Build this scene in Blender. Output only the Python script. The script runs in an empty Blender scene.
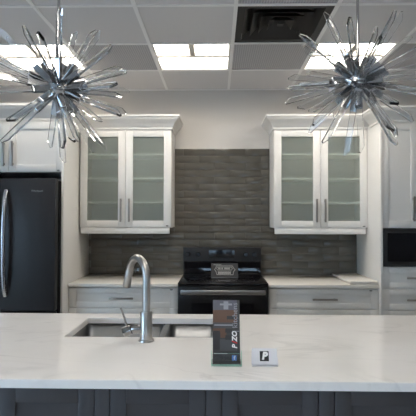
import bpy, bmesh, math, random
from mathutils import Vector, Matrix
random.seed(7)
S = bpy.context.scene
COL = S.collection
PI = math.pi

# ------------------------------------------------------------------ materials
def new_mat(name):
    m = bpy.data.materials.new(name); m.use_nodes = True
    nt = m.node_tree
    return m, nt, nt.nodes['Principled BSDF']

def mat(name, col, rough=.5, metal=0., spec=.5, coat=0., bump=0., bscale=60.):
    m, nt, b = new_mat(name)
    b.inputs['Base Color'].default_value = (*col, 1)
    b.inputs['Roughness'].default_value = rough
    b.inputs['Metallic'].default_value = metal
    b.inputs['Specular IOR Level'].default_value = spec
    if coat: b.inputs['Coat Weight'].default_value = coat; b.inputs['Coat Roughness'].default_value = .05
    if bump:
        tc = nt.nodes.new('ShaderNodeTexCoord'); n = nt.nodes.new('ShaderNodeTexNoise'); n.inputs['Scale'].default_value = bscale
        bp = nt.nodes.new('ShaderNodeBump'); bp.inputs['Strength'].default_value = bump; bp.inputs['Distance'].default_value = .002
        nt.links.new(tc.outputs['Object'], n.inputs['Vector']); nt.links.new(n.outputs['Fac'], bp.inputs['Height'])
        nt.links.new(bp.outputs['Normal'], b.inputs['Normal'])
    return m

def emit(name, col, st):
    m, nt, b = new_mat(name)
    b.inputs['Base Color'].default_value = (.8, .8, .8, 1)
    b.inputs['Emission Color'].default_value = (*col, 1); b.inputs['Emission Strength'].default_value = st
    return m

def pane(name, tint, gloss=.04, diff=0., dcol=(.5, .5, .5)):
    """thin architectural glass: see-through sheet with a fresnel reflection and a faint haze"""
    m = bpy.data.materials.new(name); m.use_nodes = True; nt = m.node_tree; nt.nodes.clear()
    out = nt.nodes.new('ShaderNodeOutputMaterial')
    tr = nt.nodes.new('ShaderNodeBsdfTransparent'); tr.inputs['Color'].default_value = (*tint, 1)
    gl = nt.nodes.new('ShaderNodeBsdfGlossy'); gl.inputs['Roughness'].default_value = gloss
    # Schlick reflection from |cos| so that both faces of the thin sheet behave alike
    lw = nt.nodes.new('ShaderNodeLayerWeight'); lw.inputs['Blend'].default_value = .5
    pw = nt.nodes.new('ShaderNodeMath'); pw.operation = 'POWER'; pw.inputs[1].default_value = 5.
    fr = nt.nodes.new('ShaderNodeMath'); fr.operation = 'MULTIPLY_ADD'; fr.inputs[1].default_value = .96; fr.inputs[2].default_value = .04
    nt.links.new(lw.outputs['Facing'], pw.inputs[0]); nt.links.new(pw.outputs[0], fr.inputs[0])
    df = nt.nodes.new('ShaderNodeBsdfDiffuse'); df.inputs['Color'].default_value = (*dcol, 1)
    m1 = nt.nodes.new('ShaderNodeMixShader'); m1.inputs[0].default_value = diff
    nt.links.new(tr.outputs[0], m1.inputs[1]); nt.links.new(df.outputs[0], m1.inputs[2])
    m2 = nt.nodes.new('ShaderNodeMixShader')
    nt.links.new(fr.outputs[0], m2.inputs[0]); nt.links.new(m1.outputs[0], m2.inputs[1]); nt.links.new(gl.outputs[0], m2.inputs[2])
    nt.links.new(m2.outputs[0], out.inputs[0])
    return m

def steel(name, col, rough, axis=2, stretch=90.):
    """brushed metal: roughness streaks along one axis"""
    m, nt, b = new_mat(name)
    b.inputs['Metallic'].default_value = 1.; b.inputs['Base Color'].default_value = (*col, 1)
    tc = nt.nodes.new('ShaderNodeTexCoord'); mp = nt.nodes.new('ShaderNodeMapping')
    sc = [stretch]*3; sc[axis] = 2.; mp.inputs['Scale'].default_value = sc
    n = nt.nodes.new('ShaderNodeTexNoise'); n.inputs['Scale'].default_value = 3.
    mr = nt.nodes.new('ShaderNodeMapRange'); mr.inputs['To Min'].default_value = rough*.75; mr.inputs['To Max'].default_value = rough*1.3
    nt.links.new(tc.outputs['Object'], mp.inputs['Vector']); nt.links.new(mp.outputs[0], n.inputs['Vector'])
    nt.links.new(n.outputs['Fac'], mr.inputs['Value']); nt.links.new(mr.outputs[0], b.inputs['Roughness'])
    return m

def quartz(name, base, vein, amount=.6):
    m, nt, b = new_mat(name)
    N, L = nt.nodes.new, nt.links.new
    tc = N('ShaderNodeTexCoord'); mp = N('ShaderNodeMapping'); mp.inputs['Rotation'].default_value = (0, 0, .5)
    mp.inputs['Scale'].default_value = (1., 1.9, 1.)
    n1 = N('ShaderNodeTexNoise'); n1.inputs['Scale'].default_value = 1.6; n1.inputs['Detail'].default_value = 7; n1.inputs['Distortion'].default_value = .9
    s1 = N('ShaderNodeMath'); s1.operation = 'SUBTRACT'; s1.inputs[1].default_value = .5
    a1 = N('ShaderNodeMath'); a1.operation = 'ABSOLUTE'
    r1 = N('ShaderNodeMapRange'); r1.inputs['From Min'].default_value = 0; r1.inputs['From Max'].default_value = .022
    r1.inputs['To Min'].default_value = 1; r1.inputs['To Max'].default_value = 0
    n2 = N('ShaderNodeTexNoise'); n2.inputs['Scale'].default_value = 2.3; n2.inputs['Detail'].default_value = 3
    r2 = N('ShaderNodeMapRange'); r2.inputs['From Min'].default_value = .42; r2.inputs['From Max'].default_value = .66
    mu = N('ShaderNodeMath'); mu.operation = 'MULTIPLY'
    mu2 = N('ShaderNodeMath'); mu2.operation = 'MULTIPLY'; mu2.inputs[1].default_value = amount
    cl = N('ShaderNodeTexNoise'); cl.inputs['Scale'].default_value = 3.; cl.inputs['Detail'].default_value = 5
    r3 = N('ShaderNodeMapRange'); r3.inputs['From Min'].default_value = .45; r3.inputs['From Max'].default_value = .8; r3.inputs['To Max'].default_value = .3*amount
    ad = N('ShaderNodeMath'); ad.operation = 'ADD'; ad.use_clamp = True
    mx = N('ShaderNodeMixRGB'); mx.inputs['Color1'].default_value = (*base, 1); mx.inputs['Color2'].default_value = (*vein, 1)
    L(tc.outputs['Object'], mp.inputs[0])
    for n in (n1, n2, cl): L(mp.outputs[0], n.inputs['Vector'])
    L(n1.outputs['Fac'], s1.inputs[0]); L(s1.outputs[0], a1.inputs[0]); L(a1.outputs[0], r1.inputs['Value'])
    L(n2.outputs['Fac'], r2.inputs['Value']); L(r1.outputs[0], mu.inputs[0]); L(r2.outputs[0], mu.inputs[1])
    L(mu.outputs[0], mu2.inputs[0]); L(cl.outputs['Fac'], r3.inputs['Value'])
    L(mu2.outputs[0], ad.inputs[0]); L(r3.outputs[0], ad.inputs[1]); L(ad.outputs[0], mx.inputs['Fac'])
    L(mx.outputs[0], b.inputs['Base Color'])
    b.inputs['Roughness'].default_value = .11
    return m

def perforated(name, col, hole, pitch=.0165, rad=.30):
    m, nt, b = new_mat(name)
    N, L = nt.nodes.new, nt.links.new
    tc = N('ShaderNodeTexCoord'); mp = N('ShaderNodeVectorMath'); mp.operation = 'SCALE'; mp.inputs['Scale'].default_value = 1/pitch
    fr = N('ShaderNodeVectorMath'); fr.operation = 'FRACTION'
    sb = N('ShaderNodeVectorMath'); sb.operation = 'SUBTRACT'; sb.inputs[1].default_value = (.5, .5, 0)
    mz = N('ShaderNodeVectorMath'); mz.operation = 'MULTIPLY'; mz.inputs[1].default_value = (1, 1, 0)
    ln = N('ShaderNodeVectorMath'); ln.operation = 'LENGTH'
    lt = N('ShaderNodeMath'); lt.operation = 'LESS_THAN'; lt.inputs[1].default_value = rad
    mx = N('ShaderNodeMixRGB'); mx.inputs['Color1'].default_value = (*col, 1); mx.inputs['Color2'].default_value = (*hole, 1)
    L(tc.outputs['Object'], mp.inputs[0]); L(mp.outputs[0], fr.inputs[0]); L(fr.outputs[0], sb.inputs[0])
    L(sb.outputs[0], mz.inputs[0]); L(mz.outputs[0], ln.inputs[0]); L(ln.outputs['Value'], lt.inputs[0])
    L(lt.outputs[0], mx.inputs['Fac']); L(mx.outputs[0], b.inputs['Base Color'])
    b.inputs['Roughness'].default_value = .6
    return m

def glazed(name, c1, c2, rough):
    """glazed tile: slight tone drift and gentle waviness"""
    m, nt, b = new_mat(name)
    N, L = nt.nodes.new, nt.links.new
    tc = N('ShaderNodeTexCoord'); n = N('ShaderNodeTexNoise'); n.inputs['Scale'].default_value = 4.; n.inputs['Detail'].default_value = 4
    mx = N('ShaderNodeMixRGB'); mx.inputs['Color1'].default_value = (*c1, 1); mx.inputs['Color2'].default_value = (*c2, 1)
    n2 = N('ShaderNodeTexNoise'); n2.inputs['Scale'].default_value = 14.
    bp = N('ShaderNodeBump'); bp.inputs['Strength'].default_value = .02; bp.inputs['Distance'].default_value = .003
    L(tc.outputs['Object'], n.inputs['Vector']); L(tc.outputs['Object'], n2.inputs['Vector'])
    L(n.outputs['Fac'], mx.inputs['Fac']); L(mx.outputs[0], b.inputs['Base Color'])
    L(n2.outputs['Fac'], bp.inputs['Height']); L(bp.outputs[0], b.inputs['Normal'])
    b.inputs['Roughness'].default_value = rough
    return m

M = dict(
    wall=mat('wall_paint', (.61, .58, .545), .85, bump=.15, bscale=220),
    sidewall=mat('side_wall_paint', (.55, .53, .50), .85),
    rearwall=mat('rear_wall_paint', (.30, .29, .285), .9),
    tile_w=mat('ceiling_tile', (.68, .665, .665), .95, bump=.3, bscale=300),
    grid=mat('ceiling_grid', (.86, .85, .84), .5),
    perf=perforated('perforated_steel', (.47, .46, .475), (.27, .27, .28)),
    floor=mat('floor_tile', (.60, .585, .56), .35),
    white=mat('cabinet_lacquer', (.70, .685, .655), .38),
    inner=mat('cabinet_interior', (.84, .83, .80), .6),
    grey=mat('island_paint', (.056, .052, .056), .45, 0., .35),
    nickel=mat('brushed_nickel', (.36, .33, .30), .38, 1.),
    badge=mat('badge', (.06, .06, .06), .4),
    gasket=mat('dark_gap', (.02, .02, .022), .7),
    quartz=quartz('island_quartz', (.83, .815, .80), (.56, .55, .55), .45),
    quartz2=quartz('counter_quartz', (.70, .67, .62), (.52, .49, .46), .4),
    tile=glazed('glazed_tile', (.096, .087, .071), (.112, .103, .087), .10),
    grout=mat('grout', (.15, .145, .13), .9),
    glass_door=pane('cabinet_glass', (.92, .95, .925), .06, .20, (.50, .53, .49)),
    window_glass=pane('window_glass', (.93, .96, .96), .01),
    acrylic=pane('clear_acrylic', (.97, .985, .978), .02),
    acrylic_edge=mat('green_acrylic_edge', (.30, .66, .52), .15),
    black=mat('black_enamel', (.010, .010, .011), .25),
    black_glass=mat('black_glass', (.006, .006, .008), .05),
    black_matte=mat('black_plastic', (.016, .016, .017), .45, 0., .35),
    blacksteel=steel('black_stainless', (.055, .055, .060), .36, 2),
    fridge=mat('fridge_skin', (.026, .025, .027), .42, 0., .35),
    satin=steel('satin_steel', (.45, .435, .415), .33, 2),
    faucet_handle=steel('faucet_handle_steel', (.38, .37, .36), .18, 0),
    handle=steel('handle_steel', (.50, .49, .48), .3, 0),
    fridge_handle=steel('fridge_handle_steel', (.60, .62, .66), .25, 2),
    sinksteel=steel('sink_steel', (.24, .245, .25), .36, 2, 40),
    chrome=mat('chrome', (.50, .505, .515), .09, 1.),
    vent=mat('vent_black', (.007, .007, .008), .5),
    vent2=mat('vent_blade', (.008, .008, .009), .5),
    lens=emit('troffer_lens', (1., .935, .845), 8.5),
    tube=emit('lamp_tube', (1., .97, .92), 14.),
    rib=mat('troffer_rib', (.60, .56, .50), .6),
    troffer=mat('troffer_white', (.80, .78, .74), .45),
    outside=mat('pavement', (.35, .35, .36), .9),
    mull=mat('window_frame_metal', (.08, .08, .085), .4),
    whiteprint=mat('white_print', (.80, .80, .80), .5),
    red=mat('red_print', (.55, .02, .02), .5),
    card=mat('white_card', (.68, .68, .71), .45),
    blackprint=mat('black_print', (.012, .012, .014), .5),
    blueprint=mat('blue_print', (.08, .22, .60), .5),
    p_slate=mat('print_slate', (.085, .088, .115), .3),
    p_light=mat('print_pale', (.26, .27, .31), .3),
    p_brown=mat('print_brown', (.105, .052, .033), .3),
    p_dark=mat('print_dark', (.022, .022, .027), .3),
    p_mid=mat('print_mid', (.055, .060, .066), .3),
    p_char=mat('print_charcoal', (.034, .034, .037), .3),
    logo=mat('logo_grey', (.38, .38, .39), .4),
    signline=mat('sign_line', (.36, .35, .33), .6),
    lcd=mat('display_glass', (.003, .003, .004), .06),
)
g = bpy.data.materials.new('crystal'); g.use_nodes = True; nt = g.node_tree; nt.nodes.clear()
_o = nt.nodes.new('ShaderNodeOutputMaterial'); _g = nt.nodes.new('ShaderNodeBsdfGlass')
_g.inputs['IOR'].default_value = 1.49; _g.inputs['Roughness'].default_value = 0.; _g.inputs['Color'].default_value = (.95, .955, .96, 1)
nt.links.new(_g.outputs[0], _o.inputs[0]); M['crystal'] = g

# ------------------------------------------------------------------ helpers
def bm_new(): return bmesh.new()

def box(bm, x0, x1, y0, y1, z0, z1, bev=0., mi=0):
    vs = [bm.verts.new((x, y, z)) for z in (z0, z1) for x, y in ((x0, y0), (x1, y0), (x1, y1), (x0, y1))]
    fs = [bm.faces.new([vs[i] for i in q]) for q in
          ((3, 2, 1, 0), (4, 5, 6, 7), (0, 1, 5, 4), (1, 2, 6, 5), (2, 3, 7, 6), (3, 0, 4, 7))]
    for f in fs: f.material_index = mi
    if bev:
        es = list({e for f in fs for e in f.edges})
        r = bmesh.ops.bevel(bm, geom=es, offset=bev, segments=2, affect='EDGES', profile=.5)
        for f in r['faces']: f.material_index = mi
    return bm

def tube(bm, pts, rad, seg=12, cap=True, mi=0):
    """swept round tube; rad may be one radius or one per point"""
    pts = [Vector(p) for p in pts]; n = len(pts)
    rr = rad if isinstance(rad, (list, tuple)) else [rad]*n
    t0 = (pts[1]-pts[0]).normalized()
    up = Vector((0, 0, 1)) if abs(t0.z) < .9 else Vector((1, 0, 0))
    u = t0.cross(up).normalized(); rings = []
    for i, p in enumerate(pts):
        a = pts[max(i-1, 0)]; b = pts[min(i+1, n-1)]
        t = (b-a).normalized(); u = (u - t*u.dot(t)).normalized(); v = t.cross(u)
        rings.append([bm.verts.new(p + (u*math.cos(k*2*PI/seg) + v*math.sin(k*2*PI/seg))*rr[i]) for k in range(seg)])
    for a, b in zip(rings, rings[1:]):
        for k in range(seg):
            f = bm.faces.new((a[k], a[(k+1) % seg], b[(k+1) % seg], b[k])); f.smooth = True; f.material_index = mi
    if cap:
        bm.faces.new(rings[0][::-1]).material_index = mi; bm.faces.new(rings[-1]).material_index = mi
    return bm

def finish(name, bm, mats, parent=None, loc=None):
    bmesh.ops.recalc_face_normals(bm, faces=bm.faces)
    me = bpy.data.meshes.new(name)
    base = Vector((0, 0, 0))
    if parent is not None:
        base = parent.get('_o') and Vector(parent['_o']) or Vector((0, 0, 0))
    elif loc is not None: base = Vector(loc)
    if base.length: bmesh.ops.translate(bm, verts=bm.verts, vec=-base)
    bm.to_mesh(me); bm.free(); me.set_sharp_from_angle(angle=.7)
    for m in (mats if isinstance(mats, (list, tuple)) else [mats]): me.materials.append(m)
    o = bpy.data.objects.new(name, me); COL.objects.link(o)
    if parent is not None:
        o.parent = parent; ORI[o] = ORI.get(parent, base)
    elif loc is not None: o.location = loc
    return o
ORI = {}

def thing(name, label, cat, loc=(0, 0, 0), group=None):
    o = bpy.data.objects.new(name, None); COL.objects.link(o)
    o.location = loc; o.empty_display_size = .05; o['label'] = label; o['category'] = cat
    if group: o['group'] = group
    ORI[o] = Vector(loc)
    return o

def part(name, bm, mats, parent):
    """a child mesh drawn in world coordinates; its thing stands at ORI[parent]"""
    base = ORI[parent]
    bmesh.ops.recalc_face_normals(bm, faces=bm.faces)
    bmesh.ops.translate(bm, verts=bm.verts, vec=-base)
    me = bpy.data.meshes.new(name); bm.to_mesh(me); bm.free(); me.set_sharp_from_angle(angle=.7)
    for m in (mats if isinstance(mats, (list, tuple)) else [mats]): me.materials.append(m)
    o = bpy.data.objects.new(name, me); COL.objects.link(o); o.parent = parent; ORI[o] = base
    return o

def solo(name, bm, mats, label, cat, group=None, loc=None):
    o = finish(name, bm, mats, None, loc)
    o['label'] = label; o['category'] = cat
    if group: o['group'] = group
    return o

def struct(name, bm, mats):
    o = finish(name, bm, mats); o['kind'] = 'structure'; return o

def B(*a, **k): return box(bm_new(), *a, **k)

def text_part(name, body, size, m, parent, mw, depth=.0006, shear=0., bold=0.):
    """lettering as real raised mesh; mw is a world matrix whose XY plane carries the text, centred"""
    c = bpy.data.curves.new(name, 'FONT'); c.body = body; c.size = size; c.extrude = depth/2; c.shear = shear; c.offset = bold
    c.align_x = 'CENTER'; c.align_y = 'CENTER'; c.resolution_u = 3
    t = bpy.data.objects.new(name+'_curve', c); COL.objects.link(t)
    bpy.context.view_layer.update()
    me = bpy.data.meshes.new_from_object(t.evaluated_get(bpy.context.evaluated_depsgraph_get()))
    bpy.data.objects.remove(t); bpy.data.curves.remove(c)
    me.transform(Matrix.Translation(-ORI[parent]) @ mw)
    me.materials.clear(); me.materials.append(m); me.name = name
    o = bpy.data.objects.new(name, me); COL.objects.link(o); o.parent = parent; ORI[o] = ORI[parent]
    return o

def face_matrix(origin, tilt=0.):
    """a frame facing the room (-Y): x right, y up (leaning back by tilt), z towards the viewer"""
    return Matrix.Translation(origin) @ Matrix.Rotation(PI/2 - tilt, 4, 'X')

# ------------------------------------------------------------------ room
T = .6096; GX = .0588; GY = -.0064; HC = 2.7414
XL, XR, YB, YF = GX-8*T, GX+8*T, 0., -8.55
struct('floor', B(XL-.15, XR+.15, YF-.12, .15, -.1, 0), M['floor'])
struct('wall_back', B(XL-.15, XR+.15, 0, .12, 0, 3.0), M['wall'])
# shop windows: a long one in the left wall behind the photographer, a low one in the rear wall
def holed_wall(name, axis, p0, p1, u0, u1, hole, m):
    """wall slab between p0 and p1 along its normal, spanning u0..u1, with one opening (ua, ub, za, zb)"""
    ua, ub, za, zb = hole; b = bm_new()
    for a, c, d, e in ((u0, ua, 0, 3.), (ub, u1, 0, 3.), (ua, ub, 0, za), (ua, ub, zb, 3.)):
        if axis == 'X': box(b, p0, p1, a, c, d, e)
        else: box(b, a, c, p0, p1, d, e)
    return struct(name, b, m)
def shop_window(name, axis, p, hole, n):
    ua, ub, za, zb = hole; b = bm_new(); f = .045
    def add(bb, a, c, d, e, q0, q1):
        if axis == 'X': box(bb, q0, q1, a, c, d, e)
        else: box(bb, a, c, q0, q1, d, e)
    add(b, ua, ub, za, za+f, p-.03, p+.03); add(b, ua, ub, zb-f, zb, p-.03, p+.03)
    us = [ua+(ub-ua)*k/n for k in range(n+1)]
    for k, u in enumerate(us):
        a = min(max(u-f/2, ua), ub-f); add(b, a, a+f, za+f, zb-f, p-.03, p+.03)
    w = struct(name, b, M['mull']); ORI[w] = Vector((0, 0, 0))
    b = bm_new(); add(b, ua+.01, ub-.01, za+.01, zb-.01, p-.003, p+.003)
    part('glass_pane', b, M['window_glass'], w)
HL, HF = (-7.4, -3.9, .25, 2.45), (-.55, 1.25, .30, 1.15)
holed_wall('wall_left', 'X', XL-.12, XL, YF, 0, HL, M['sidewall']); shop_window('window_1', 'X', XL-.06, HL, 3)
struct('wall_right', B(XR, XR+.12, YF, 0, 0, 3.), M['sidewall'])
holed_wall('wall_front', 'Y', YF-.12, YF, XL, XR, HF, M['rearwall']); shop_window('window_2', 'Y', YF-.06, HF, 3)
b = bm_new(); box(b, -30, 30, -40, YF-.13, -.12, -.02); box(b, -30, XL-.16, YF-.13, 20, -.12, -.02); box(b, XR+.16, 30, YF-.13, 20, -.12, -.02)
struct('ground', b, M['outside'])

# ceiling cells: row 0 is against the back wall; column 0 lies right of GX
NR = 14
LIGHT_ROWS = {1: (-3, -1, 1), 5: (-1,), 9: (-1, 1)}
PERF = {(1, -2), (1, 0), (1, 2), (3, -4), (3, 0), (3, 2), (3, -2)} - {(3, -2)}
VENTS = {(2, 0)}
def cell(r, c):
    return GX+c*T, GX+(c+1)*T, GY-(r+1)*T, GY-r*T
b = bm_new()
gw = .012
for r in range(NR):
    for c in range(-8, 8):
        x0, x1, y0, y1 = cell(r, c)
        y0 = max(y0, YF+.005)
        if (c in LIGHT_ROWS.get(r, ())) or (r, c) in PERF or (r, c) in VENTS: continue
        box(b, x0+.004, x1-.004, y0+.004, y1-.004, HC+.006, HC+.022)
box(b, XL, XR, YF, 0, 2.96, 3.0)
struct('ceiling', b, M['tile_w'])
b = bm_new()
for c in range(-8, 9):
    box(b, GX+c*T-gw, GX+c*T+gw, YF, 0, HC, HC+.005)
for r in range(NR+1):
    y = max(GY-r*T, YF+gw)
    for c in range(-8, 8):
        box(b, GX+c*T+gw, GX+(c+1)*T-gw, y-gw, min(y+gw, 0), HC, HC+.005)
struct('trim_1', b, M['grid'])

def troffer(r, c, label):
    x0, x1, y0, y1 = cell(r, c)
    x0 += .014; x1 -= .014; y0 += .014; y1 -= .014
    z = HC+.006
    t = thing('ceiling_light', label, 'ceiling light', ((x0+x1)/2, (y0+y1)/2, z), 'recessed square ceiling lights')
    b = bm_new(); h = .10; e = .012
    box(b, x0, x0+e, y0, y1, z, z+h); box(b, x1-e, x1, y0, y1, z, z+h)
    box(b, x0+e, x1-e, y0, y0+e, z, z+h); box(b, x0+e, x1-e, y1-e, y1, z, z+h)
    box(b, x0, x1, y0, y1, z+h, z+h+.01)
    part('housing', b, M['troffer'], t)
    part('lens', B(x0+e, x1-e, y0+e, y1-e, z+.055, z+.060), M['lens'], t)
    xm = (x0+x1)/2; ym = y0 + (y1-y0)*.50
    def vee(p0, p1, along):
        b = bm_new(); q = []
        for u in (p0, p1):
            for o, zz in ((-.036, z+.054), (.036, z+.054), (.020, z+.006), (-.020, z+.006)):
                q.append(b.verts.new((xm+o, u, zz) if along == 'Y' else (u, ym+o, zz)))
        b.faces.new(q[0:4]); b.faces.new(q[4:8][::-1])
        for k in range(4): b.faces.new((q[k], q[4+k], q[4+(k+1) % 4], q[(k+1) % 4]))
        return b
    part('rib', vee(y0+e, ym-.031, 'Y'), M['rib'], t)
    part('rib', vee(x0+e, x1-e, 'X'), M['rib'], t)
    for s in (-1, 1):
        part('lamp_tube', tube(bm_new(), [(xm+s*.14, y0+.05, z+.04), (xm+s*.14, ym-.03, z+.04)], .012, 8), M['tube'], t)
    return t
pos_words = {-3: 'behind the left chandelier', -1: 'in the middle, left of the black vent', 1: 'behind the right chandelier', 3: 'beyond the right chandelier'}
for r, cs in LIGHT_ROWS.items():
    for c in cs:
        lab = 'glowing square recessed ceiling light ' + pos_words[c]
        if r != 1: lab = 'glowing square recessed ceiling light over the showroom floor, row %s' % {5: 'above the camera', 9: 'near the shop front'}[r]
        troffer(r, c, lab)

for (r, c), lab in {(1, -2): 'grey perforated ceiling panel between the left and middle ceiling lights',
                    (1, 0): 'grey perforated ceiling panel between the middle and right ceiling lights',
                    (1, 2): 'grey perforated ceiling panel at the right edge of the photo beyond the right light',
                    (3, -4): 'grey perforated ceiling panel in the top left corner of the photo',
                    (3, 0): 'grey perforated ceiling panel in front of the black vent at the top edge',
                    (3, 2): 'grey perforated ceiling panel in the top right corner of the photo'}.items():
    x0, x1, y0, y1 = cell(r, c)
    b = B(x0+.006, x1-.006, y0+.006, y1-.006, HC+.0055, HC+.012)
    solo('perforated_panel', b, M['perf'], lab, 'ceiling panel', 'perforated ceiling panels', (x0, y0, HC+.0055))

# black square air diffuser with stepped concentric blades
x0, x1, y0, y1 = cell(2, 0)
t = thing('ceiling_vent', 'black square air diffuser with concentric blades set in the ceiling', 'air vent', ((x0+x1)/2, (y0+y1)/2, HC))
def ring(b, x0, x1, y0, y1, w, z0, z1, drop=0.):
    """square sloped frame: outer edge at z0, inner edge at z1"""
    o = [(x0, y0), (x1, y0), (x1, y1), (x0, y1)]; i = [(x0+w, y0+w), (x1-w, y0+w), (x1-w, y1-w), (x0+w, y1-w)]
    th = .003
    vo = [b.verts.new((*p, z0)) for p in o]; vi = [b.verts.new((*p, z1)) for p in i]
    wo = [b.verts.new((*p, z0+th)) for p in o]; wi = [b.verts.new((*p, z1+th)) for p in i]
    for k in range(4):
        n = (k+1) % 4
        b.faces.new((vo[k], vo[n], vi[n], vi[k])); b.faces.new((wo[k], wi[k], wi[n], wo[n]))
        b.faces.new((vo[k], wo[k], wo[n], vo[n])); b.faces.new((vi[k], vi[n], wi[n], wi[k]))
b = bm_new(); ring(b, x0+.013, x1-.013, y0+.013, y1-.013, .045, HC+.006, HC+.007); part('frame', b, M['vent'], t)
part('backing', B(x0+.014, x1-.014, y0+.014, y1-.014, HC+.07, HC+.075), M['vent'], t)
for k in range(4):
    d = .060+k*.055; b = bm_new(); ring(b, x0+d, x1-d, y0+d, y1-d, .042, HC+.008, HC+.045); part('blade', b, M['vent2'], t)
part('centre_plate', B(x0+.285, x1-.285, y0+.285, y1-.285, HC+.008, HC+.012), M['vent2'], t)

# ------------------------------------------------------------------ tiled backsplash
rnd = random.Random(3)
b = bm_new()
regions = [(-.4710, .4625, .9145, 2.157), (-1.321, -.4710, .9145, 1.3830), (.4625, 1.312, .9145, 1.3830)]
for (x0, x1, z0, z1) in regions: box(b, x0, x1, -.006, -.0015, z0, z1, mi=1)
th_, tw = .06903, .305
rows = 18
for i in range(rows):
    z0 = .9145+i*th_+.0009; z1 = .9145+(i+1)*th_-.0009
    off = (i % 2)*tw/2 - 1.45
    spans = [(-1.321, 1.312, z1)] if z1 < 1.3825 else [(-.4710, .4625, z1)]
    if z0 < 1.37 < 1.3825 <= z1: spans += [(-1.321, -.4728, 1.3825), (.4643, 1.312, 1.3825)]
    for xs0, xs1, zz1 in spans:
        k = 0
        while off + k*tw < xs1:
            a0 = max(off+k*tw+.0009, xs0); a1 = min(off+(k+1)*tw-.0009, xs1); k += 1
            if a1-a0 < .012: continue
            r = bm_new(); box(r, a0, a1, -.0125, -.0055, z0, zz1, bev=.0012)
            c = Vector(((a0+a1)/2, -.009, (z0+zz1)/2))
            rot = Matrix.Translation(c) @ Matrix.Rotation(rnd.uniform(-.0015, .0015), 4, 'X') @ Matrix.Rotation(rnd.uniform(-.002, .002), 4, 'Z') @ Matrix.Translation(-c)
            bmesh.ops.transform(r, matrix=rot, verts=r.verts)
            me = bpy.data.meshes.new('tmp'); r.to_mesh(me); r.free(); b.from_mesh(me); bpy.data.meshes.remove(me)
solo('backsplash', b, [M['tile'], M['grout']], 'dark grey glazed subway tile backsplash on the wall behind the range', 'backsplash')

# ------------------------------------------------------------------ cabinet pieces
def bar_handle(x, y, z0, z1=None, x1=None, parent=None, rad=.006, m=None, sec=.0155):
    """square bar pull standing off a front at plane y; vertical (z0..z1) or horizontal (x..x1)"""
    b = bm_new(); s = sec/2; off = .032
    if z1 is not None:
        box(b, x-s, x+s, y-off, y-off+sec, z0, z1, bev=.0015)
        for zz in (z0+.02, z1-.02): box(b, x-s*.8, x+s*.8, y-off+sec-.001, y, zz-s, zz+s)
    else:
        box(b, x, x1, y-off, y-off+sec, z0-s, z0+s, bev=.0015)
        for xx in (x+.02, x1-.02): box(b, xx-s, xx+s, y-off+sec-.001, y, z0-s*.8, z0+s*.8)
    return part('handle', b, m or M['nickel'], parent)

def shaker(x0, x1, z0, z1, y, st=.062, rail=None, th=.02, rec=.009, glass=False):
    """frame-and-panel front whose face lies at plane y (towards -Y)"""
    rail = rail or st
    b = bm_new(); bv = .0016
    box(b, x0, x0+st, y, y+th, z0, z1, bev=bv); box(b, x1-st, x1, y, y+th, z0, z1, bev=bv)
    box(b, x0+st, x1-st, y, y+th, z0, z0+rail, bev=bv); box(b, x0+st, x1-st, y, y+th, z1-rail, z1, bev=bv)
    if not glass: box(b, x0+st-.002, x1-st+.002, y+rec, y+th-.002, z0+rail-.002, z1-rail+.002)
    return b

PROF = [(0, 2.283), (.010, 2.283), (.010, 2.299), (.016, 2.306), (.024, 2.322), (.038, 2.342), (.056, 2.360), (.066, 2.374),
        (.069, 2.388), (.076, 2.390), (.076, 2.408), (0, 2.408)]
def crown(path, sgn=1, dz=0.):
    """moulding swept along an XY path, mitred at corners; outward is to the right of travel for sgn=1"""
    P = [Vector((p[0], p[1])) for p in path]; n = len(P); b = bm_new(); rings = []
    def nrm(a, c):
        d = (c-a).normalized(); return Vector((d.y, -d.x))*sgn
    for i in range(n):
        if i == 0: m = nrm(P[0], P[1])
        elif i == n-1: m = nrm(P[-2], P[-1])
        else:
            a, c = nrm(P[i-1], P[i]), nrm(P[i], P[i+1]); m = (a+c)/(1+a.dot(c))
        rings.append([b.verts.new((P[i].x+m.x*o, P[i].y+m.y*o, z+dz)) for o, z in PROF])
    k = len(PROF)
    for a, c in zip(rings, rings[1:]):
        for j in range(k): b.faces.new((a[j], a[(j+1) % k], c[(j+1) % k], c[j]))
    b.faces.new(rings[0]); b.faces.new(rings[-1][::-1])
    return b

def badge(x, z, y, parent):
    b = bm_new(); tube(b, [(x, y-.0012, z), (x, y+.0002, z)], .007, 12)
    bmesh.ops.scale(b, vec=(1.9, 1, .75), verts=b.verts, space=Matrix.Translation((-x, 0, -z)))
    return part('badge', b, M['badge'], parent)

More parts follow.
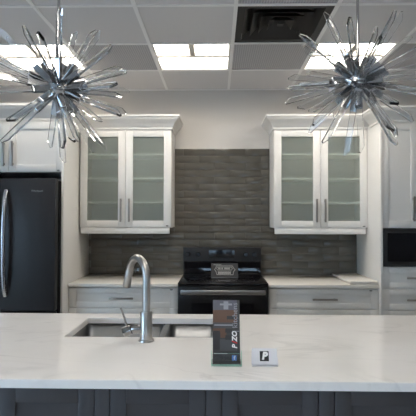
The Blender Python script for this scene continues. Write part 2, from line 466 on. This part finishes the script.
# ---- glazed wall cabinets
def wall_cabinet(x0, x1, label, crown_path):
    t = thing('glazed_cabinet', label, 'cabinet', ((x0+x1)/2, 0, 1.32), 'glazed wall cabinets')
    z0, z1, yb, yf = 1.384, 2.29, -.001, -.335
    yb = -.0015
    b = bm_new(); w = .018
    box(b, x0, x0+w, yf, yb, z0, z1); box(b, x1-w, x1, yf, yb, z0, z1)
    box(b, x0+w, x1-w, yf, yb, z0, z0+w); box(b, x0+w, x1-w, yf, yb, z1-w, z1)
    box(b, x0+w, x1-w, yb-.008, yb, z0+w, z1-w)
    xm = (x0+x1)/2
    part('carcass', b, M['white'], t)
    for zs in (2.050, 1.828, 1.608):
        part('shelf', B(x0+w+.002, x1-w-.002, -.330, -.012, zs, zs+.018), M['inner'], t)
    for s in (0, 1):
        a0, a1 = (x0+.003, xm-.0015) if s == 0 else (xm+.0015, x1-.003)
        d = part('door', shaker(a0, a1, 1.388, 2.276, -.356, .066, .060, glass=True), M['white'], t)
        part('glass_pane', B(a0+.064, a1-.064, -.347, -.343, 1.446, 2.218), M['glass_door'], d)
        hx = xm-.038 if s == 0 else xm+.038
        bar_handle(hx, -.356, 1.436, 1.648, parent=d)
    badge(x1-.035, 1.400, -.3565, t)
    part('light_rail', B(x0+.012, x1-.018, -.352, -.300, 1.328, 1.384, bev=.002), M['white'], t)
    b = bm_new(); box(b, x0, x1, -.3555, yf, 2.277, 2.292)
    part('top_rail', b, M['white'], t)
    part('crown_moulding', crown(crown_path), M['white'], t)
    return t
wall_cabinet(-1.3130, -.4720, 'white wall cabinet with two glazed doors left of the range, beside the fridge', [(-1.3215, -.356), (-.4720, -.356), (-.4720, -.0015)])
wall_cabinet(.4635, 1.3120, 'white wall cabinet with two glazed doors right of the range, beside the tall oven cabinet', [(.4635, -.0015), (.4635, -.356), (1.3120, -.356)])

# ---- base cabinets with drawers
def base_cabinet(x0, x1, label, hx0, hx1, xbadge):
    t = thing('base_cabinet', label, 'cabinet', ((x0+x1)/2, -.3, 0), 'base cabinets under the back worktop')
    b = bm_new(); w = .018
    box(b, x0, x0+w, -.61, -.0015, .1, .883); box(b, x1-w, x1, -.61, -.0015, .1, .883)
    box(b, x0+w, x1-w, -.61, -.0015, .1, .1+w); box(b, x0+w, x1-w, -.02, -.0015, .1+w, .883)
    box(b, x0+w, x1-w, -.60, -.50, .865, .883)
    part('carcass', b, M['white'], t)
    part('toe_kick', B(x0, x1, -.555, -.54, 0, .1), M['white'], t)
    for z0, z1 in ((.706, .873), (.405, .702), (.104, .401)):
        d = part('drawer', shaker(x0+.003, x1-.003, z0, z1, -.630, .064, .048, rec=.0055), M['white'], t)
        bar_handle(hx0, -.630, (z0+z1)/2, x1=hx1, parent=d)
    badge(xbadge, .862, -.6305, t)
    return t
base_cabinet(-1.3205, -.3865, 'white base cabinet with drawers left of the range, under the worktop', -.968, -.762, -.44)
base_cabinet(.3865, 1.3110, 'white base cabinet with drawers right of the range, under the worktop', .752, .960, 1.245)
solo('worktop', B(-1.3215, -.3835, -.650, -.0135, .884, .914, bev=.002), M['quartz2'], 'pale stone worktop on the base cabinet left of the range', 'worktop', 'back worktops')
solo('worktop', B(.3835, 1.3120, -.650, -.0135, .884, .914, bev=.002), M['quartz2'], 'pale stone worktop on the base cabinet right of the range, a slab lying on it', 'worktop', 'back worktops')
# loose stone sample slab lying on the right worktop
b = bm_new()
box(b, 1.080, 1.306, -.612, -.045, .9148, .9225); box(b, 1.062, 1.3085, -.628, -.032, .9225, .942, bev=.002)
solo('sample_slab', b, M['quartz2'], 'loose pale stone slab lying on the right worktop against the tall cabinet', 'stone slab')

# ---- fridge surround: tall side panel, bridge cabinet
t = thing('fridge_cabinet', 'white cabinet over the fridge with two doors and tall side panels', 'cabinet', (-1.81, -.35, 0))
part('side_panel', B(-1.3415, -1.3228, -.772, -.0015, 0, 2.30, bev=.0012), M['white'], t)
part('side_panel', B(-2.292, -2.273, -.772, -.0015, 0, 2.30, bev=.0012), M['white'], t)
b = bm_new(); box(b, -2.272, -1.3425, -.70, -.0015, 1.855, 1.875); box(b, -2.272, -1.3425, -.70, -.0015, 2.275, 2.295)
box(b, -2.272, -1.3425, -.02, -.0015, 1.875, 2.275); box(b, -2.272, -2.254, -.70, -.02, 1.875, 2.275); box(b, -1.3605, -1.3425, -.70, -.02, 1.875, 2.275)
part('carcass', b, M['white'], t)
xm = -1.8075
for a0, a1, hx in ((-2.269, xm-.0015, xm-.037), (xm+.0015, -1.3455, xm+.037)):
    d = part('door', shaker(a0, a1, 1.857, 2.278, -.722, .062, .060), M['white'], t)
    bar_handle(hx, -.722, 1.902, 2.112, parent=d)
badge(-1.385, 1.869, -.7225, t)
part('crown_moulding', crown([(-2.292, -.7225), (-1.3415, -.7225), (-1.3228, -.7225), (-1.3228, -.434)], 1, .010), M['white'], t)

# ---- refrigerator
t = thing('refrigerator', 'black stainless french door refrigerator at the left edge, under a white cabinet', 'refrigerator', (-1.81, -.45, 0))
part('body', B(-2.262, -1.353, -.78, -.04, .02, 1.775), M['black_matte'], t)
xm = -1.807
for a0, a1, s in ((-2.258, xm-.002, -1), (xm+.002, -1.358, 1)):
    d = part('door', B(a0, a1, -.862, -.79, .72, 1.79, bev=.008), M['fridge'], t)
    hx = xm + s*.050; pts = []
    for k in range(13):
        u = k/12; pts.append((hx, -.868-.052*math.sin(PI*min(1, max(0, u)))**.45, .84+.852*u))
    b = bm_new(); tube(b, pts, .0175, 14)
    part('handle', b, M['fridge_handle'], d)
    if s == 1:
        text_part('logo', 'Whirlpool', .023, M['logo'], d, face_matrix((-1.508, -.8625, 1.688)), .001)
d = part('freezer_drawer', B(-2.258, -1.358, -.862, -.79, .06, .71, bev=.008), M['fridge'], t)
b = bm_new(); tube(b, [(-2.2, -.866, .63), (-2.19, -.90, .63), (-1.43, -.90, .63), (-1.42, -.866, .63)], .0135, 10); part('handle', b, M['fridge_handle'], d)
for xx in (-2.2, -1.41): part('foot', tube(bm_new(), [(xx, -.7, 0), (xx, -.7, .022)], .02, 10), M['black_matte'], t)

# ---- tall oven cabinet on the right
t = thing('tall_cabinet', 'tall white cabinet at the right edge with doors above and drawers below a microwave', 'cabinet', (1.62, -.33, 0))
part('side_panel', B(1.3130, 1.3320, -.676, -.0015, 0, 2.30, bev=.0012), M['white'], t)
part('side_panel', B(1.928, 1.947, -.676, -.0015, 0, 2.30, bev=.0012), M['white'], t)
b = bm_new()
for z in (.1, 1.045, 1.389, 2.278): box(b, 1.333, 1.927, -.64, -.0015, z, z+.018)
box(b, 1.333, 1.927, -.02, -.0015, .118, 2.278)
part('carcass', b, M['white'], t)
part('toe_kick', B(1.333, 1.927, -.59, -.575, 0, .099), M['white'], t)
xm = 1.630
for a0, a1, hx in ((1.335, xm-.0015, xm-.038), (xm+.0015, 1.925, xm+.038)):
    d = part('door', shaker(a0, a1, 1.394, 2.278, -.662, .054, .058), M['white'], t)
    bar_handle(hx, -.662, 1.448, 1.656, parent=d)
for z0, z1 in ((.884, 1.066), (.706, .880), (.405, .702), (.104, .401)):
    d = part('drawer', shaker(1.335, 1.925, z0, z1, -.662, .056, .050, rec=.0055), M['white'], t)
    bar_handle(1.527, -.662, (z0+z1)/2, x1=1.733, parent=d)
part('crown_moulding', crown([(1.313, -.434), (1.313, -.663), (1.947, -.663)], 1, 0), M['white'], t)

t = thing('microwave', 'built-in black glass microwave set in the tall cabinet at the right edge', 'microwave', (1.63, -.4, 1.07))
part('body', B(1.345, 1.915, -.655, -.10, 1.070, 1.380), M['black_matte'], t)
d = part('door', B(1.338, 1.800, -.672, -.656, 1.070, 1.386, bev=.003), M['black_matte'], t)
part('window', B(1.372, 1.760, -.6745, -.6715, 1.112, 1.350), M['black_glass'], d)
c = part('control_panel', B(1.802, 1.922, -.672, -.656, 1.070, 1.386, bev=.003), M['black_matte'], t)
part('display', B(1.815, 1.908, -.6735, -.6715, 1.31, 1.35), M['lcd'], c)
b = bm_new()
for i in range(4):
    for j in range(3): box(b, 1.818+j*.031, 1.842+j*.031, -.6735, -.6715, 1.12+i*.04, 1.145+i*.04)
part('keypad', b, M['black_glass'], c)

# ------------------------------------------------------------------ range
RX = -.002
t = thing('range', 'black electric range with glass cooktop and steel oven handle between the base cabinets', 'range', (RX, -.35, 0))
x0, x1 = RX-.379, RX+.379
part('body', B(x0, x1, -.655, -.045, .09, .905), M['black_matte'], t)
b = B(x0-.001, x1+.001, -.688, -.085, .9055, .925, bev=.004); ck = part('cooktop', b, M['black_glass'], t)
b = bm_new()
for cx, cy, r in ((-.19, -.50, .105), (.19, -.50, .09), (-.19, -.23, .075), (.19, -.23, .095)):
    seg = 40
    for rr in (r, r*.6):
        vo = [b.verts.new((RX+cx+math.cos(k*2*PI/seg)*rr, cy+math.sin(k*2*PI/seg)*rr, .9253)) for k in range(seg)]
        vi = [b.verts.new((RX+cx+math.cos(k*2*PI/seg)*(rr-.002), cy+math.sin(k*2*PI/seg)*(rr-.002), .9253)) for k in range(seg)]
        for k in range(seg): b.faces.new((vo[k], vo[(k+1) % seg], vi[(k+1) % seg], vi[k]))
part('burner_ring', b, M['black_matte'], ck)
bg = part('backguard', B(x0+.001, x1-.004, -.084, -.020, .905, 1.188, bev=.004), M['black_matte'], t)
part('lower_panel', B(x0+.012, x1-.012, -.0865, -.0845, .932, 1.055), M['black_glass'], bg)
part('display', B(RX-.128, RX+.118, -.0865, -.0845, 1.090, 1.162), M['lcd'], bg)
for kx in (-.343, -.240, .235, .320):
    k = bm_new(); tube(k, [(RX+kx*.97, -.0845, 1.122), (RX+kx*.97, -.108, 1.122)], [.023, .019], 16)
    box(k, RX+kx*.97-.004, RX+kx*.97+.004, -.116, -.108, 1.104, 1.140)
    part('knob', k, M['black'], bg)
d = part('oven_door', B(x0+.002, x1-.002, -.690, -.656, .245, .900, bev=.004), M['black'], t)
part('oven_window', B(RX-.26, RX+.26, -.6925, -.6895, .42, .76), M['black_glass'], d)
b = bm_new(); box(b, RX-.352, RX+.352, -.742, -.724, .838, .876, bev=.005)
for s in (-1, 1): box(b, RX+s*.32-.012, RX+s*.32+.012, -.7245, -.689, .846, .868)
part('handle', b, M['handle'], d)
d = part('storage_drawer', B(x0+.002, x1-.002, -.688, -.656, .095, .238, bev=.004), M['black'], t)
part('toe_kick', B(x0+.02, x1-.02, -.62, -.05, 0, .089), M['black_matte'], t)

# sign board leaning on the cooktop
tl = .36
Fm = face_matrix((.017, -.335, .927), tl)
W, H = .247, .139
def panel_box(b, u0, u1, v0, v1, w0, w1, m4, mi=0, bev=0):
    n = bm_new(); box(n, u0, u1, v0, v1, w0, w1, bev=bev, mi=mi); bmesh.ops.transform(n, matrix=m4, verts=n.verts)
    me = bpy.data.meshes.new('tmp'); n.to_mesh(me); n.free(); b.from_mesh(me); bpy.data.meshes.remove(me)
t = thing('counter_sign', 'small black sign with pale outlined badge lettering standing on the range cooktop', 'sign', (.017, -.335, .9255))
b = bm_new(); panel_box(b, -W/2, W/2, 0, H, -.004, 0, Fm); part('board', b, M['blackprint'], t)
b = bm_new()
def stroke(u0, v0, u1, v1, w=.004):
    d = Vector((u1-u0, v1-v0)); L = d.length; a = math.atan2(d.y, d.x)
    panel_box(b, -w/2, L+w/2, -w/2, w/2, 0, .0008, Fm @ Matrix.Translation((u0, v0, 0)) @ Matrix.Rotation(a, 4, 'Z'))
def loop(pts, w=.004):
    for p, q in zip(pts, pts[1:]+pts[:1]): stroke(*p, *q, w)
hx = [(-.075, .112), (.072, .112), (.082, .095), (.097, .078), (.082, .058), (.078, .030), (-.070, .030), (-.076, .055), (-.092, .078), (-.080, .095)]
loop(hx)
loop([(-.066, .101), (.064, .101), (.072, .088), (.064, .074), (-.066, .074), (-.074, .088)], .003)
stroke(-.062, .063, .060, .063, .003)
rr = random.Random(5); u = -.058
for wd in (.020, .016, .050):
    v = u
    while v < u+wd-.004: panel_box(b, v, v+.0055, .080, .096, 0, .0008, Fm); v += .0075
    u += wd+.010
u = -.060
for k in range(13): panel_box(b, u, u+.0065, .036+.002*(k % 2), .056, 0, .0008, Fm); u += .0092
for k in range(11): panel_box(b, -.100+k*.0065, -.0955+k*.0065, .120, .126, 0, .0008, Fm)
part('lettering', b, M['signline'], t)
b = bm_new(); panel_box(b, -W/2, W/2, 0, .006, 0, .0012, Fm); part('bottom_edge', b, M['p_mid'], t)
b = bm_new(); box(b, -.015, .05, -.268, -.262, .9258, 1.02); part('strut', b, M['blackprint'], t)

# ------------------------------------------------------------------ island
IX0, IX1, IY0, IY1 = -1.62, 1.46, -2.993, -1.884
CX0, CX1, CY0, CY1 = -.766, -.064, -2.414, -2.006
t = thing('kitchen_island', 'dark slate painted kitchen island base with panelled doors under the white worktop', 'kitchen island', ((IX0+IX1)/2, -2.42, 0))
b = bm_new(); f0 = -2.936
box(b, -1.57, -1.55, f0, -1.925, .1, .883); box(b, 1.39, 1.41, f0, -1.925, .1, .883)
box(b, -1.55, 1.39, -1.945, -1.925, .1, .883); box(b, -1.55, 1.39, f0, f0+.018, .1, .883)
box(b, -1.55, 1.39, f0+.018, -1.945, .1, .118)
part('carcass', b, M['grey'], t)
part('toe_kick', B(-1.53, 1.37, f0+.05, -1.99, 0, .1), M['black_matte'], t)
px = [-.453+.391*k for k in range(-3, 5)]      # narrow posts
half = .0275
for k, p in enumerate(px):
    if -1.57 < p-half and p+half < 1.41: part('post', B(p-half+.0012, p+half-.0012, f0-.019, f0-.0005, .1, .882, bev=.0015), M['grey'], t)
edges = [-1.57+.0] + px + [1.41]
for a, c in zip(px, px[1:]):
    a0, a1 = max(a+half, -1.57), min(c-half, 1.41)
    if a1-a0 > .1: part('door', shaker(a0+.0012, a1-.0012, .104, .880, f0-.019, .056, .060, th=.0185, rec=.008), M['grey'], t)
a1 = px[0]-half
if px[-1]+half < 1.40: part('end_panel', B(px[-1]+half+.001, 1.41, f0-.019, f0-.0005, .1, .882), M['grey'], t)
for s in range(4):
    a0 = -1.55+s*.735
    part('back_panel', shaker(a0+.0015, a0+.733, .104, .880, -1.9245, .06, .06, th=.018), M['grey'], t)

# worktop with the sink cut-out
b = bm_new()
def rect(x0, x1, y0, y1, z): return [b.verts.new(p) for p in ((x0, y0, z), (x1, y0, z), (x1, y1, z), (x0, y1, z))]
ot, it = rect(IX0, IX1, IY0, IY1, .914), rect(CX0, CX1, CY0, CY1, .914)
ob, ib = rect(IX0, IX1, IY0, IY1, .884), rect(CX0, CX1, CY0, CY1, .884)
for k in range(4):
    n = (k+1) % 4
    b.faces.new((ot[k], ot[n], it[n], it[k])); b.faces.new((ob[k], ib[k], ib[n], ob[n]))
    b.faces.new((ot[k], ob[k], ob[n], ot[n])); b.faces.new((it[k], it[n], ib[n], ib[k]))
es = [e for e in b.edges if {v for v in e.verts} <= set(ot) | set(it) and not ((e.verts[0] in ot) != (e.verts[1] in ot))]
bmesh.ops.bevel(b, geom=es, offset=.0025, segments=2, affect='EDGES')
solo('island_worktop', b, M['quartz'], 'long white veined quartz worktop on the dark island, cut out for the sink', 'worktop')

# double bowl undermount sink
t = thing('sink', 'stainless steel double bowl sink set under the island worktop', 'sink', (-.415, -2.21, .68))
def bowl(x0, x1, y0, y1, z0, z1):
    """open pan: inner skin with filleted foot, and an outer skin"""
    b = bm_new(); th = .0015; prof = []
    r = .03
    def rr(ins, z):
        n = 5; pts = []; c = max(.004, .035-ins*.2)
        for cxx, cyy, a0 in ((x1-ins-c, y0+ins+c, -PI/2), (x1-ins-c, y1-ins-c, 0), (x0+ins+c, y1-ins-c, PI/2), (x0+ins+c, y0+ins+c, PI)):
            for k in range(n+1):
                a = a0+k*PI/2/n; pts.append(b.verts.new((cxx+c*math.cos(a), cyy+c*math.sin(a), z)))
        return pts
    levels = [(0, z1), (.003, z0+r), (.006, z0+r*.5), (.014, z0+r*.16), (r+.003, z0)]
    rings = [rr(i, z) for i, z in levels]
    for a, c in zip(rings, rings[1:]):
        m = len(a)
        for k in range(m): f = b.faces.new((a[k], c[k], c[(k+1) % m], a[(k+1) % m])); f.smooth = True
    b.faces.new(rings[-1])
    return b
def bowl_part(x0, x1):
    b = bowl(x0, x1, -2.424, -1.996, .69, .8835)
    o = part('bowl', b, M['sinksteel'], t)
    sm = o.modifiers.new('thick', 'SOLIDIFY'); sm.thickness = .0018; sm.offset = -1
    cx = (x0+x1)/2
    k = bm_new(); tube(k, [(cx, -2.16, .6905), (cx, -2.16, .6925)], .045, 20); tube(k, [(cx, -2.16, .6925), (cx, -2.16, .695)], .018, 14)
    part('drain', k, M['chrome'], o)
bowl_part(-.776, -.340)
bowl_part(-.312, -.056)
part('divider', B(-.3395, -.3125, -2.424, -1.996, .862, .882, bev=.003), M['sinksteel'], t)

# pull-down faucet
fx, fy = -.371, -2.482
t = thing('faucet', 'brushed steel gooseneck faucet with side lever standing on the island by the sink', 'faucet', (fx, fy, .914))
b = bm_new(); tube(b, [(fx, fy, .9142), (fx, fy, .921), (fx, fy, .923)], [.035, .034, .029], 28); part('base_flange', b, M['satin'], t)
b = bm_new(); tube(b, [(fx, fy, .922), (fx, fy, 1.044), (fx, fy, 1.047)], [.0275, .0275, .0255], 28); part('body', b, M['satin'], t)
dv = Vector((-.60, .80, 0)).normalized(); R = .088; zc = 1.193
pts = [Vector((fx, fy, 1.046)), Vector((fx, fy, 1.10)), Vector((fx, fy, 1.15))]
ang = math.radians(163)
for k in range(25):
    a = ang*k/24; pts.append(Vector((fx, fy, zc)) + dv*(R*(1-math.cos(a))) + Vector((0, 0, R*math.sin(a))))
tg = (pts[-1]-pts[-2]).normalized()
b = bm_new(); tube(b, pts, .0178, 20); part('spout', b, M['satin'], t)
e = pts[-1]
b = bm_new(); tube(b, [e-tg*.001, e+tg*.004, e+tg*.006, e+tg*.086, e+tg*.090], [.0182, .0186, .0192, .0200, .0185], 20)
part('spray_head', b, M['satin'], t)
b = bm_new(); tube(b, [(fx-.020, fy, .969), (fx-.064, fy, .967), (fx-.066, fy, .967)], [.0205, .0205, .019], 22); part('valve_housing', b, M['faucet_handle'], t)
b = bm_new(); tube(b, [(fx-.069, fy-.002, .965), (fx-.090, fy-.004, .957), (fx-.102, fy-.005, .952)], [.0215, .0235, .0225], 22)
hd = part('handle', b, M['faucet_handle'], t)
b = bm_new(); tube(b, [(fx-.088, fy, .972), (fx-.098, fy+.002, 1.012), (fx-.117, fy+.004, 1.062)], [.0050, .0046, .0042], 10); part('lever', b, M['nickel'], hd)
b = bm_new(); tube(b, [(fx-.0635, fy-.0015, .9672), (fx-.0690, fy-.002, .9650)], .0165, 20); part('seam_ring', b, M['black_matte'], t)

# ------------------------------------------------------------------ brochure and card on the island
tl = .30
bx, by = -.0155, -2.826
Fm = face_matrix((bx, by, .9185), tl)
t = thing('brochure_holder', 'clear acrylic brochure holder with green edges on the island worktop', 'brochure holder', (bx, by, .914))
W = .116
b = bm_new(); panel_box(b, -W/2, W/2, .0, .16, -.0085, -.006, Fm); part('back_plate', b, M['acrylic'], t)
b = bm_new(); panel_box(b, -W/2, W/2, 0, .040, .006, .008, Fm); part('front_lip', b, M['acrylic'], t)
b = bm_new()
panel_box(b, -W/2, W/2, .0395, .0402, .0060, .0084, Fm); panel_box(b, -W/2, -W/2+.0014, -.002, .050, -.006, .0084, Fm); panel_box(b, W/2-.0014, W/2, -.002, .050, -.006, .0084, Fm)
panel_box(b, -W/2, W/2, -.0030, -.0008, -.0085, .0084, Fm)
part('green_edge', b, M['acrylic_edge'], t)
b = bm_new(); box(b, bx-W/2, bx+W/2, by-.014, by+.075, .9142, .9166); part('base', b, M['acrylic'], t)
t = thing('brochure', 'dark printed brochure with white lettering standing in the acrylic holder', 'brochure', (bx, by, .92))
LW, LH = .1035, .238
b = bm_new(); mats = [M['p_char'], M['p_slate'], M['p_light'], M['p_brown'], M['p_dark'], M['p_mid'], M['whiteprint']]
Fb = Fm @ Matrix.Translation((0, .0012, 0))
panel_box(b, -LW/2, LW/2, 0, LH, -.0045, .002, Fb, 0)
def art(u0, u1, v0, v1, mi, lay=1):
    x0, x1 = -LW/2+u0*LW, -LW/2+u1*LW; y1, y0 = LH*(1-v0), LH*(1-v1)
    panel_box(b, x0, x1, y0, y1, .0019, .0020+.00012*lay, Fb, mi)
art(0, .90, 0, .16, 1); art(.26, .72, .055, .085, 2, 2); art(.40, .58, .02, .15, 2, 3)
art(0, .90, .16, .37, 3); art(.05, .30, .20, .33, 3, 2); art(.52, .84, .255, .31, 4, 2)
art(0, .82, .36, .45, 5, 2); art(.05, .75, .39, .41, 2, 3)
art(0, .48, .45, .52, 3); art(.0, .26, .49, .78, 4, 2); art(.46, .72, .46, .52, 4, 3); art(.28, .50, .52, .60, 3); art(.46, .72, .56, .63, 4, 3)
art(.26, .90, .62, .80, 5); art(.05, .54, .835, .845, 6, 2)
part('page', b, mats, t)
def Fp(u, v): return Fb @ Matrix.Translation((-LW/2+u*LW, LH*(1-v), .0026)) @ Matrix.Rotation(PI/2, 4, 'Z')
text_part('lettering', 'P', .026, M['whiteprint'], t, Fp(.81, .735), .0006, .2, .0010)
text_part('lettering', '/', .026, M['red'], t, Fp(.81, .668), .0006, .1, .0012)
text_part('lettering', 'ZO', .026, M['whiteprint'], t, Fp(.81, .575), .0006, .2, .0010)
text_part('lettering', '| kitchens', .029, M['p_light'], t, Fp(.83, .275), .0006)
b = bm_new(); panel_box(b, LW*.20, LW*.37, LH*.055, LH*.135, .002, .0026, Fb); part('blue_icon', b, M['blueprint'], t)
text_part('lettering', 'f', .020, M['whiteprint'], t, Fb @ Matrix.Translation((LW*.29, LH*.093, .0030)), .0006, 0, .0006)

cx, cy, tl = .129, -2.822, .38
Fm = face_matrix((cx, cy, .9175), tl)
t = thing('card_holder', 'small white plastic card holder on the island right of the brochure', 'card holder', (cx, cy, .914))
b = bm_new(); box(b, cx-.049, cx+.049, cy-.014, cy+.042, .9142, .9165, bev=.0008); part('base', b, M['card'], t)
b = bm_new(); panel_box(b, -.049, .049, 0, .046, -.0085, -.006, Fm); part('back_plate', b, M['card'], t)
b = bm_new(); panel_box(b, -.049, .049, 0, .006, .004, .006, Fm); panel_box(b, -.050, -.048, 0, .026, -.006, .006, Fm); panel_box(b, .048, .050, 0, .026, -.006, .006, Fm)
part('lip', b, M['card'], t)
t = thing('business_card', 'white card with a black square logo standing in the card holder', 'card', (cx, cy, .918))
b = bm_new(); panel_box(b, -.0475, .0475, .001, .059, -.0045, .0015, Fm); part('card_stack', b, M['card'], t)
b = bm_new(); panel_box(b, -.018, .016, .0125, .049, .0014, .0020, Fm); part('logo_square', b, M['blackprint'], t)
text_part('logo_letter', 'P', .036, M['whiteprint'], t, Fm @ Matrix.Translation((-.001, .0308, .0026)), .0006, .18, .0022)

# ------------------------------------------------------------------ chandeliers
def arm_mesh():
    b = bm_new(); box(b, -.0150, .0150, -.0110, .0110, .045, .140, bev=.0018)
    return b
def crystal_mesh(L):
    """flat clear bar with one corner cut away at the tip"""
    b = bm_new(); w, d = .0135, .0070; z0 = .125
    prof = [(-w, z0), (w, z0), (w, L-.032), (-w*.35, L), (-w, L-.004)]
    f = [b.verts.new((x, -d, z)) for x, z in prof]; k = [b.verts.new((x, d, z)) for x, z in prof]
    b.faces.new(f); b.faces.new(k[::-1])
    for i in range(5): b.faces.new((f[i], k[i], k[(i+1) % 5], f[(i+1) % 5]))
    bmesh.ops.recalc_face_normals(b, faces=b.faces)
    bmesh.ops.bevel(b, geom=[e for e in b.edges if abs((e.verts[0].co-e.verts[1].co).y) < 1e-5], offset=.0008, segments=1, affect='EDGES')
    return b
def to_mesh(b, name, m):
    bmesh.ops.recalc_face_normals(b, faces=b.faces)
    me = bpy.data.meshes.new(name); b.to_mesh(me); b.free(); me.materials.append(m); return me
ARM = to_mesh(arm_mesh(), 'crystal_arm', M['chrome'])
CRY = to_mesh(crystal_mesh(.362), 'crystal_bar', M['crystal'])
CRY2 = to_mesh(crystal_mesh(.335), 'crystal_bar_short', M['crystal'])

def chandelier(c, tips, label, seed, scale=1.):
    rd = random.Random(seed); c = Vector(c)
    t = thing('chandelier', label, 'chandelier', c, 'sputnik crystal chandeliers over the island')
    b = bm_new(); tube(b, [c+Vector((0, 0, .04)), Vector((c.x, c.y, HC-.020))], .0065, 12); part('rod', b, M['chrome'], t)
    b = bm_new(); tube(b, [(c.x, c.y, HC-.022), (c.x, c.y, HC-.020), (c.x, c.y, HC-.004)], [.05, .06, .062], 24); part('canopy', b, M['chrome'], t)
    b = bm_new(); bmesh.ops.create_icosphere(b, subdivisions=3, radius=.050, matrix=Matrix.Translation(c))
    for f in b.faces: f.smooth = True
    part('hub', b, M['chrome'], t)
    dirs = []
    for i, (dx, dz) in enumerate(tips):
        q = .36**2*scale*scale-dx*dx-dz*dz
        dy = math.sqrt(max(q, .0004))*(1 if i % 2 else -1)
        dirs.append(Vector((dx, dy, dz)).normalized())
    tries = 0
    while len(dirs) < 41 and tries < 6000:
        tries += 1
        v = Vector((rd.gauss(0, 1), rd.gauss(0, 1), rd.gauss(0, 1))).normalized()
        if v.z > .95: continue
        if all(v.angle(d) > .30 for d in dirs): dirs.append(v)
    for i, d in enumerate(dirs):
        u = Vector((0, -1, 0)) if abs(d.y) < .9 else Vector((.3, 0, 1))
        yv = (u - d*u.dot(d)).normalized(); xv = yv.cross(d)
        q = Matrix((xv, yv, d)).transposed().to_4x4() @ Matrix.Rotation(rd.uniform(-.8, .8) + PI*rd.randint(0, 1), 4, 'Z') @ Matrix.Scale(scale, 4)
        a = bpy.data.objects.new('crystal_arm', ARM); COL.objects.link(a); a.parent = t; a.matrix_local = q
        k = bpy.data.objects.new('crystal_bar', CRY if i % 3 else CRY2); COL.objects.link(k); k.parent = a
    return t
TL = [(-.18, .32), (-.26, .25), (.03, .35), (.07, .25), (.29, .14), (.24, .04), (.33, -.02), (.28, -.06), (.32, -.14), (-.22, .1), (-.29, .03),
      (-.22, -.04), (-.2, -.08), (-.3, -.12), (-.3, .13), (-.12, -.26), (-.11, -.21), (-.02, -.33), (.08, -.32), (.14, -.22), (.13, -.28), (.14, -.1)]
TR = [(-.3, .13), (-.32, -.06), (-.24, -.22), (-.17, -.31), (-.01, -.34), (.23, -.21), (.15, -.29), (-.13, .32), (-.12, .18), (.13, .31), (.11, .21),
      (.26, .23), (.24, .1), (.27, .03), (.27, -.11), (-.26, .05), (-.2, -.08), (-.3, .02)]
chandelier((-.801, -2.43, 2.075), TL, 'left chandelier, chrome burst of clear crystal bars hanging in front of the fridge cabinet', 11)
chandelier((.602, -2.43, 2.103), TR, 'right chandelier, chrome burst of clear crystal bars hanging near the tall oven cabinet', 23, .97)

# ------------------------------------------------------------------ light, camera
w = bpy.data.worlds.new('sky'); S.world = w; w.use_nodes = True
bgn = w.node_tree.nodes['Background']
bgn.inputs['Color'].default_value = (.55, .75, 1., 1); bgn.inputs['Strength'].default_value = 5.5

cam = bpy.data.cameras.new('camera'); co = bpy.data.objects.new('camera', cam); COL.objects.link(co)
cam.sensor_width = 36; cam.sensor_fit = 'HORIZONTAL'; cam.lens = 464.66/416*36
cam.clip_start = .02
yaw, pit, rol = .0198, .0229, .0023
co.matrix_world = Matrix.Translation((-.0514, -4.5884, 1.4669)) @ Matrix.Rotation(yaw, 4, 'Z') @ Matrix.Rotation(PI/2+pit, 4, 'X') @ Matrix.Rotation(rol, 4, 'Z')
S.camera = co
S.view_settings.view_transform = 'Standard'; S.view_settings.look = 'None'; S.view_settings.gamma = 1
S.view_settings.use_curve_mapping = False
S.view_settings.exposure = 0.97
S.cycles.max_bounces = 14; S.cycles.transmission_bounces = 12; S.cycles.transparent_max_bounces = 16
S.cycles.diffuse_bounces = 6; S.cycles.glossy_bounces = 8
S.cycles.use_denoising = True
S.cycles.sample_clamp_indirect = 8.
for o in list(bpy.data.objects):
    if '_o' in o: del o['_o']
